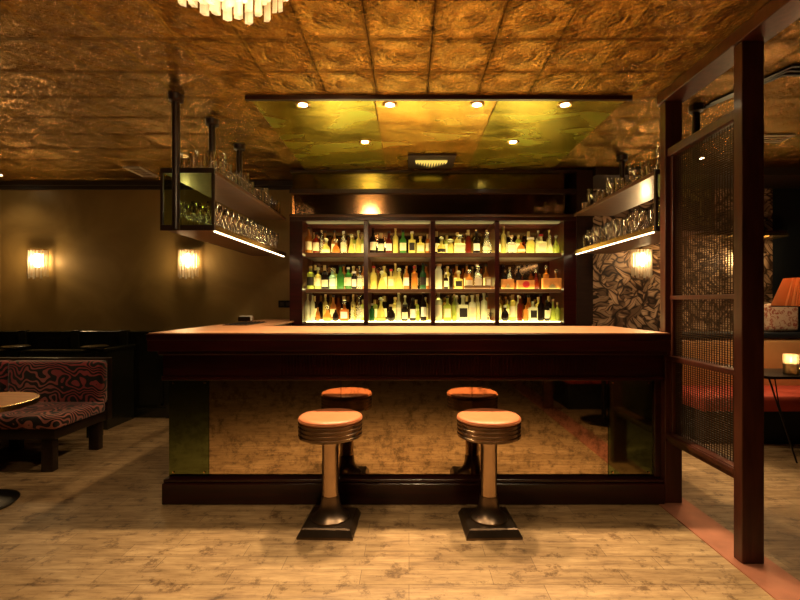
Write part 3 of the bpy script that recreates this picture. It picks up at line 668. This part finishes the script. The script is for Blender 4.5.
for k, (px, wd, ht, lb) in enumerate(((507, .13, .10, 'left'), (525, .18, .09, 'middle'), (551, .20, .11, 'right'))):
    y = FY+.06
    c = empty('gift_carton', (PX(px+.5, y), y, rows[1]), 'low orange gift carton on middle shelf of rightmost bay, %s of the three' % lb, 'carton', 'orange cartons on the middle shelf')
    MB().box(-wd/2+.004, wd/2-.004, -.03, .03, 0, ht, bev=.003).build('box_body', M['carton'], c)
    MB().prism([(-wd*.28, .0), (0, .055), (wd*.28, .0)] if k != 1 else [(.035*math.cos(t*PI/8), .045+.035*math.sin(t*PI/8)) for t in range(16)], -.032, -.030, 'y').build('printed_shape', M['redcap'] if k == 1 else M['foil'], c)
for k, px in enumerate((536, 546, 556)):
    y = FY+.16; bottle('decanter' if k != 1 else 'gin', 'amber' if k else 'red', .21, .032, PX(px, y), y, rows[1], 'stopper', None, '%s bottle standing behind the orange cartons, %s of three' % ('red' if not k else 'amber', ('left', 'middle', 'right')[k]), 'bottles behind the orange cartons')

# ------------------------------------------------------------------ hanging glass racks
def rack(x0, x1, y0, y1, inner, label, poles):
    """inner = x of the edge that faces the bar"""
    cx, cy = (x0+x1)/2, (y0+y1)/2
    r = empty('hanging_glass_rack', (cx, cy, 1.78), label, 'glass rack')
    def b(name, a0, a1, b0, b1, c0, c1, m, bev=0): return MB().box(a0-cx, a1-cx, b0-cy, b1-cy, c0-1.78, c1-1.78, bev=bev).build(name, m, r)
    b('lower_shelf', x0, x1, y0, y1, 1.782, 1.80, M['shelfwood'], .003)
    b('upper_shelf', x0, x1, y0, y1, 2.16, 2.176, M['shelfwood'], .003)
    for nm, z0, z1 in (('bottom_frame', 1.775, 1.812), ('top_frame', 2.155, 2.19)):
        b(nm, x0-.01, x1+.01, y0-.02, y0, z0, z1, M['ebony'], .003)
    s = 1 if inner > cx else -1
    e = inner
    b('edge_rail', min(e, e+.012*s), max(e, e+.012*s), y0, y1, 1.777, 1.815, M['brass'], .002)
    b('edge_rail', min(e, e+.012*s), max(e, e+.012*s), y0, y1, 2.155, 2.180, M['shelfwood'], .002)
    b('led_strip', min(e-.022*s, e-.008*s), max(e-.022*s, e-.008*s), y0+.05, y1, 1.774, 1.782, M['led'])
    o2 = -s
    b('added_fill_strip', min(x0+.012, x1-.012) if o2 < 0 else x1-.024, x0+.024 if o2 < 0 else x1-.012, y0+.03, y1-.02, 1.8005, 1.806, M['led'])  # hidden glowing strip, added to brighten the glasses and the shelf underside above
    b('end_panel', x0, x1, y0-.012, y0-.006, 1.812, 2.155, M['endglass'])
    b('corner_post', x0-.008, x0+.008, y0-.02, y0, 1.812, 2.155, M['ebony']); b('corner_post', x1-.008, x1+.008, y0-.02, y0, 1.812, 2.155, M['ebony'])
    for px_, py_, zb in poles:
        hp_ = MB().lathe([(.024, zb-1.78), (.024, CZ-1.78-.001)], px_-cx, py_-cy, 0, 16).build('hanging_pole', M['ebony'], r, smooth=True)
        MB().lathe([(.024, -.05), (.045, -.04), (.048, -.001), (0, -.001)], px_-cx, py_-cy, CZ-1.78, 20).build('ceiling_collar', M['ebony'], hp_, smooth=True)
    return r
rack(-1.64, -1.30, 3.0, 4.72, -1.30, 'left hanging rack of glasses above the bar return, with green glass end', [(-1.53, 2.955, 1.775), (-1.47, 3.36, 2.178), (-1.47, 3.90, 2.178)])
rack(1.66, 2.04, 3.035, 4.50, 1.66, 'right hanging rack of glasses behind the lattice screen post', [(1.715, 3.013, 1.79), (1.99, 3.12, 2.178), (1.99, 4.2, 2.178)])
GP = {}
def gprof(kind):
    if kind == 'stem': return [(0, 0), (.032, 0), (.032, .003), (.005, .008), (.0042, .085), (.022, .10), (.037, .135), (.032, .185), (.0305, .185), (.035, .135), (.02, .103), (0, .098)]
    if kind == 'flute': return [(0, 0), (.028, 0), (.028, .003), (.005, .008), (.004, .07), (.018, .09), (.026, .15), (.023, .20), (.0215, .20), (.0245, .15), (0, .085)]
    if kind == 'high': return [(0, 0), (.028, 0), (.033, .15), (.0315, .15), (.0265, .01), (0, .01)]
    if kind == 'coupe': return [(0, 0), (.032, 0), (.032, .003), (.005, .008), (.0045, .075), (.02, .085), (.045, .12), (.0435, .12), (.018, .09), (0, .085)]
    if kind == 'rock': return [(0, 0), (.036, 0), (.041, .09), (.039, .09), (.034, .012), (0, .012)]
GN = dict(stem='wine_glass', flute='champagne_flute', high='highball_glass', coupe='coupe_glass', rock='rocks_glass')
GW = dict(stem='stemmed wine glass', flute='slim champagne flute', high='tall highball glass', coupe='wide stemmed coupe glass', rock='short rocks glass')
def put_glass(kind, x, y, z, where):
    grp = '%s on the %s' % (GW[kind]+'es', where)
    lbl = '%s standing on the %s' % (GW[kind], where)
    if kind not in GP:
        o = MB().lathe(gprof(kind), seg=16).build(GN[kind], M['glass'], smooth=True, origin=(0, 0, 0)); GP[kind] = o
        o.location = (x, y, z); tag(o, 'clear '+lbl, 'glass', grp)
    else: dup(GP[kind], (x, y, z), 'clear '+lbl, grp)
def fill(side, x0, x1, y0, y1, z, lvl, kinds, nr, step, skip=()):
    y = y0+.06; i = 0
    where = '%s shelf of the %s rack' % (lvl, side)
    while y < y1-.05:
        for c in range(nr):
            x = x0+.05+(x1-x0-.10)*(c/(nr-1)) + random.uniform(-.006, .006)
            if any(abs(x-a) < .075 and abs(y-b) < .075 for a, b in skip): continue
            put_glass(kinds(i, c), x, y+random.uniform(-.006, .006), z, where)
        y += step; i += 1
fill('left', -1.63, -1.31, 3.02, 4.70, 2.177, 'upper', lambda i, c: ('high', 'high', 'flute', 'high', 'rock')[(i) % 5], 3, .098, [(-1.47, 3.36), (-1.47, 3.90)])
fill('left', -1.615, -1.305, 3.02, 4.70, 1.801, 'lower', lambda i, c: 'stem' if i < 7 else 'flute', 3, .100)
fill('right', 1.68, 2.03, 3.06, 4.46, 2.177, 'upper', lambda i, c: ('flute', 'rock', 'high', 'coupe')[i % 4], 3, .098, [(1.99, 3.12), (1.99, 4.2)])
fill('right', 1.68, 2.01, 3.06, 4.46, 1.801, 'lower', lambda i, c: ('stem', 'high', 'stem', 'flute')[i % 4], 3, .098)

# ------------------------------------------------------------------ lattice screen
SY = 1.15
scr = empty('lattice_screen', (1.70, SY, 0), 'tall dark wood screen with woven mesh panel at the right end of the bar', 'screen')
def sb(name, x0, x1, y0, y1, z0, z1, m=None, bev=.004): return MB().box(x0-1.70, x1-1.70, y0-SY, y1-SY, z0, z1, bev=bev).build(name, m or M['screenwood'], scr)
sb('post', 1.648, 1.758, 2.895, 2.955, .006, CZ-.07); sb('post', 1.645, 1.755, 2.222, 2.282, .006, CZ-.07)
sb('post', 1.645, 1.755, .37, .43, .006, CZ-.07)
sb('ceiling_beam', 1.630, 1.775, -.3, 2.96, CZ-.07, CZ-.001)
sb('top_rail', 1.66, 1.745, 2.282, 2.895, 2.235, 2.285)
sb('middle_rail', 1.675, 1.72, 2.282, 2.895, 1.315, 1.34)
sb('middle_rail', 1.655, 1.745, 2.282, 2.895, .925, .955)
sb('bottom_rail', 1.655, 1.75, 2.282, 2.895, .40, .46)
sb('bottom_bead', 1.645, 1.655, 2.282, 2.895, .425, .455)
sb('inner_stile', 1.68, 1.72, 2.87, 2.895, .46, 2.235); sb('inner_stile', 1.68, 1.72, 2.282, 2.307, .46, 2.235)
mb = MB(); yy = 2.318
while yy < 2.866: mb.box(1.6985-1.70, 1.7025-1.70, yy-.0018-SY, yy+.0018-SY, .455, 2.24); yy += .021
zz = .466
while zz < 2.235: mb.box(1.6995-1.70, 1.7045-1.70, 2.30-SY, 2.872-SY, zz-.0017, zz+.0017); zz += .0125
mb.build('woven_mesh', M['bronze'], scr)

# ------------------------------------------------------------------ sconces
def sconce():
    r = empty('wall_sconce', (0, 0, 0))
    MB().box(-.05, .05, -.02, 0, -.05, .13, bev=.006).build('back_plate', M['brass'], r)
    MB().box(-.085, .085, -.085, -.02, .135, .148, bev=.002).build('top_bracket', M['brass'], r)
    MB().lathe([(0, -.06), (.022, -.05), (.032, -.01), (.032, .06), (.018, .10), (0, .105)], 0, -.05, 0, 16).build('bulb', M['bulb'], r, smooth=True)
    MB().lathe([(.016, .10), (.016, .14)], 0, -.05, 0, 12).build('socket', M['brass'], r, smooth=True)
    n = 9
    for k in range(n):
        t = PI*(k+.5)/n; x = -.105*math.cos(t); y = -.025-.075*math.sin(t)
        zl = -.18-.03*math.sin(t)+(.018 if k % 2 else 0)
        q = MB()
        q.prism([(x-.016, y), (x, y-.012), (x+.016, y), (x, y+.012)], zl+.02, .135)
        q.build('crystal_rod', M['crystal'], r)
    return r
sz = PZ(262, 5.0)
S0 = sconce(); S0.location = (PX(41, WY), WY, sz)
tag(S0, 'crystal rod wall sconce on the gold wall, leftmost above the patterned bench', 'wall light', 'crystal wall sconces')
S = [S0, dup(S0, (PX(190, WY), WY, sz), 'crystal rod wall sconce on the gold wall below the left glass rack'),
     dup(S0, (PX(640, WY), WY, sz+.01), 'crystal rod wall sconce on the leaf wallpaper below the right glass rack'),
     dup(S0, (PX(735, WY), WY, sz+.01), 'crystal rod wall sconce on the leaf wallpaper seen through the woven screen')]
for s in S: light('sconce_lamp', 'POINT', (s.location.x, WY-.125, s.location.z+.03), P_SCONCE, (1, .66, .30), .05)

# ------------------------------------------------------------------ chandelier
ch = empty('crystal_chandelier', (-.655, 1.56, CZ), 'tiered crystal rod chandelier hanging from the tin ceiling, top left of centre', 'chandelier')
MB().lathe([(0, 0), (.12, 0), (.12, -.03), (0, -.035)], seg=32).build('ceiling_plate', M['brass'], ch, smooth=True)
random.seed(3)
for ring, (R_, zt, zb, n) in enumerate(((.225, -.03, -.265, 34), (.165, -.03, -.275, 24), (.09, -.03, -.29, 16))):
    rg = MB().lathe([(R_-.008, zt-.012), (R_+.008, zt-.012), (R_+.008, zt), (R_-.008, zt), (R_-.008, zt-.012)], seg=40).build('rod_ring', M['brass'], ch, smooth=True)
    for k in range(n):
        t = 2*PI*k/n; ca, sa = math.cos(t), math.sin(t); z_ = zb+(.02 if k % 2 else 0)+random.uniform(-.006, .006)
        c = [(R_*ca+a*(-sa)+b*ca, R_*sa+a*ca+b*sa) for a, b in ((-.017, 0), (0, -.009), (.017, 0), (0, .009))]
        MB().prism(c, z_+.012, zt-.012).build('crystal_rod', M['crystal'], rg)
MB().lathe([(0, -.24), (.03, -.23), (.045, -.18), (.045, -.10), (.02, -.05), (0, -.05)], seg=20).build('bulb', M['bulb'], ch, smooth=True)
for k in range(6):
    t = k*PI/3+.3
    MB().lathe([(0, -.20), (.014, -.19), (.02, -.15), (.02, -.09), (.01, -.06), (0, -.06)], .12*math.cos(t), .12*math.sin(t), 0, 12).build('bulb', M['bulb'], ch, smooth=True)
light('chandelier_lamp', 'POINT', (-.655, 1.56, 2.28), P_CHAND, (1, .68, .34), .12)

# ------------------------------------------------------------------ left bench and table
bn = empty('banquette_bench', (-3.57, 3.9, 0), 'red bench with black wavy pattern against the left panelling', 'bench')
def nb(name, x0, x1, y0, y1, z0, z1, m, bev=.03):
    return MB().box(x0+3.5, x1+3.5, y0-3.9, y1-3.9, z0, z1, bev=bev).build(name, m, bn, smooth='all')
nb('seat_cushion', -4.4, -2.60, 3.40, 3.97, .33, .435, M['wavy'])
nb('back_cushion', -3.425, -2.61, 3.90, 4.02, .40, .785, M['wavy'], .035)
nb('back_cushion', -4.40, -3.435, 3.90, 4.02, .40, .785, M['wavy'], .035)
nb('seat_frame', -4.4, -2.63, 3.43, 4.05, .25, .33, M['ebony'], .005)
nb('back_frame', -4.4, -2.62, 4.02, 4.08, .25, .80, M['ebony'], .005)
for x in (-4.3, -3.4, -2.70):
    for y in (3.47, 3.98): nb('leg', x-.045, x+.045, y-.03, y+.03, 0, .25, M['ebony'], .006)
rl = empty('booth_rail', (-3.6, 4.35, 0), 'dark wooden divider rail with oval capped posts behind the patterned bench', 'rail')
MB().box(-.9, .62, -.03, .03, .30, .835, bev=.004).build('panel', M['wains'], rl)
MB().box(-.9, .62, -.045, .045, .815, .84, bev=.006).build('cap_rail', M['wains'], rl)
for px in (16, 95):
    x = PX(px, 4.35)+3.6
    MB().box(x-.05, x+.05, -.05, .05, 0, .85, bev=.005).build('post', M['wains'], rl)
    MB().lathe([(0, .85), (.10, .85), (.115, .862), (.115, .874), (.09, .882), (0, .884)], x, 0, 0, 24).build('oval_cap', M['wains'], rl, smooth=True)
tb = empty('round_table', (-2.79, 2.85, 0), 'round honey wood table with brass rim at the left edge beside the patterned bench', 'table')
MB().lathe([(0, .635), (.338, .635), (.338, .662), (0, .662)], seg=56).build('tabletop', M['tabletop'], tb, smooth=True)
MB().lathe([(.338, .630), (.352, .632), (.354, .648), (.352, .663), (.338, .664), (.338, .630)], seg=56).build('brass_rim', M['brass'], tb, smooth=True)
MB().lathe([(.05, .03), (.035, .06), (.03, .55), (.08, .62), (.10, .635), (0, .635)], seg=24).build('pedestal', M['black'], tb, smooth=True)
MB().lathe([(0, 0), (.24, 0), (.25, .012), (.22, .022), (.05, .035), (0, .035)], seg=40).build('base_disc', M['black'], tb, smooth=True)

# ------------------------------------------------------------------ right booth
rb = empty('booth_bench', (3.6, 4.3, 0), 'red velvet booth bench with tan leather back below the wallpapered wall', 'bench')
def rbx(name, x0, x1, y0, y1, z0, z1, m, bev=.03): return MB().box(x0-3.6, x1-3.6, y0-4.3, y1-4.3, z0, z1, bev=bev).build(name, m, rb, smooth='all')
rbx('seat_cushion', 2.63, 5.0, 4.03, 4.62, .31, .45, M['redseat'], .04)
rbx('backrest', 2.72, 5.0, 4.60, 4.72, .40, .92, M['tanback'], .04)
rbx('base', 2.70, 5.0, 4.12, 4.72, 0, .31, M['navy'], .006)
rbx('ledge', 2.66, 4.08, 4.60, 4.84, .925, .985, M['navy'], .012)
rbx('ledge_support', 2.72, 4.08, 4.73, 4.84, 0, .925, M['navy'], .006)
rbx('ledge', 4.09, 5.0, 4.60, 4.84, .925, .955, M['navy'], .012)
# wall shelf with brass edge and curved brackets
ws = empty('wall_shelf', (3.35, WY, PZ(233, 4.8)), 'long round-ended wall shelf with brass edge on curved brackets above the booth', 'shelf')
def rounded(x0, x1, y0, y1, r, n=8):
    p = []
    for cx_, cy_, a0 in ((x1-r, y1-r, 0), (x0+r, y1-r, PI/2), (x0+r, y0+r, PI), (x1-r, y0+r, 1.5*PI)):
        for k in range(n+1): a = a0+k/n*PI/2; p.append((cx_+r*math.cos(a), cy_+r*math.sin(a)))
    return p
MB().prism(rounded(-.62, .72, -.33, -.001, .10), .0, .022).build('shelf_board', M['mahog'], ws)
MB().prism(rounded(-.625, .725, -.335, -.001, .10), -.03, 0).build('brass_edge', M['brass'], ws)
for x in (-.42, .50):
    MB().tube([(x, -.30+.29*(k/8)**1.0*0+.29*math.sin(k/8*PI/2), -.03-.22*(1-math.cos(k/8*PI/2))) for k in range(9)], .009).build('curved_bracket', M['brass'], ws, smooth=True)
pw = empty('floral_cushion', (PX(779, 4.76), 4.74, .985), 'pale floral cushion leaning on the booth ledge behind the pleated lamp', 'cushion')
pm = MB().box(-.17, .17, -.05, .05, 0, .30, bev=.045); po = pm.build('cushion_cover', M['floral'], pw, smooth='all'); 
# black side table, candle, pleated lamp
st = empty('side_table', (3.27, 3.80, 0), 'black metal side table on thin splayed legs holding candle and lamp', 'table')
MB().prism(rounded(-.42, .45, -.22, .22, .05), .685, .706).build('tabletop', M['black'], st)
for (x, y), (x2, y2) in (((-.33, -.12), (-.14, -.17)), ((-.33, .12), (-.40, .18)), ((.35, -.12), (.40, -.17)), ((.35, .12), (.40, .18))):
    MB().tube([(x, y, .686), ((x+x2)/2, (y+y2)/2, .34), (x2, y2, 0)], .007).build('leg', M['black'], st, smooth=True)
MB().tube([(-.28, -.12, .686), (-.15, 0, .45), (.0, .12, .25)], .005).build('cross_brace', M['black'], st, smooth=True)
cn = empty('candle_holder', (PX(791, 3.70), 3.70, .706), 'white candle in a clear glass holder on the black side table', 'candle')
MB().lathe([(0, 0), (.050, 0), (.053, .004), (.053, .165), (.050, .165), (.049, .010), (0, .010)], seg=28).build('glass_cup', M['crystal'], cn, smooth=True)
MB().lathe([(0, .011), (.046, .011), (.046, .095), (.040, .098), (0, .090)], seg=28).build('wax', M['wax'], cn, smooth=True)
MB().lathe([(0, .096), (.005, .100), (.006, .108), (.003, .120), (0, .128)], seg=10).build('flame', M['flame'], cn, smooth=True)
light('candle_lamp', 'POINT', (cn.location.x, cn.location.y, .835), 1.2, (1, .55, .2), .01)
tl = empty('table_lamp', (PX(806, 3.88), 3.88, .706), 'brass table lamp with pleated orange shade at the right edge', 'lamp')
MB().lathe([(0, 0), (.07, 0), (.075, .012), (.05, .025), (.02, .05), (.03, .09), (.042, .14), (.03, .20), (.012, .24), (.018, .28), (.010, .32), (.010, .56), (0, .56)], seg=24).build('base', M['brass'], tl, smooth=True)
MB().lathe([(.235, .56), (.150, .80), (.148, .80), (.233, .56)], seg=180, fn=lambda u, z: 1+.022*(1 if int(u*180) % 2 else -1)).build('pleated_shade', M['shade'], tl)
sh_ = tl.children[-1]
MB().lathe([(.240, .552), (.240, .562), (.232, .562), (.232, .552), (.240, .552)], seg=48).build('shade_trim', M['mahog'], sh_)
MB().lathe([(0, .58), (.022, .60), (.03, .64), (.02, .68), (0, .69)], seg=14).build('bulb', M['bulb'], tl, smooth=True)
light('table_lamp_light', 'POINT', (tl.location.x, tl.location.y, 0.706+.74), 7, (1, .6, .28), .04)

# ------------------------------------------------------------------ furniture behind, seen in the bar mirror
b2 = empty('booth_bench', (2.9, .2, 0), 'red velvet bench with dark base, seen reflected in the bar mirror', 'bench')
MB().box(-1.0, 1.6, -.35, .30, .31, .47, bev=.04).build('seat_cushion', M['redseat'], b2, smooth='all')
MB().box(-1.0, 1.6, -.50, -.33, .35, .95, bev=.04).build('backrest', M['redseat'], b2, smooth='all')
MB().box(-.97, 1.55, -.48, .25, 0, .31).build('base', M['navy'], b2)
t2 = empty('pedestal_table', (2.12, 1.0, 0), 'small round pedestal table with dark disc foot, seen in the bar mirror', 'table')
MB().lathe([(0, .715), (.30, .715), (.305, .73), (.30, .74), (0, .74)], seg=40).build('tabletop', M['ebony'], t2, smooth=True)
MB().lathe([(.03, .02), (.025, .05), (.025, .66), (.06, .715), (0, .715)], seg=20).build('pedestal', M['black'], t2, smooth=True)
MB().lathe([(0, 0), (.23, 0), (.24, .01), (.22, .02), (.03, .03), (0, .03)], seg=40).build('base_disc', M['black'], t2, smooth=True)
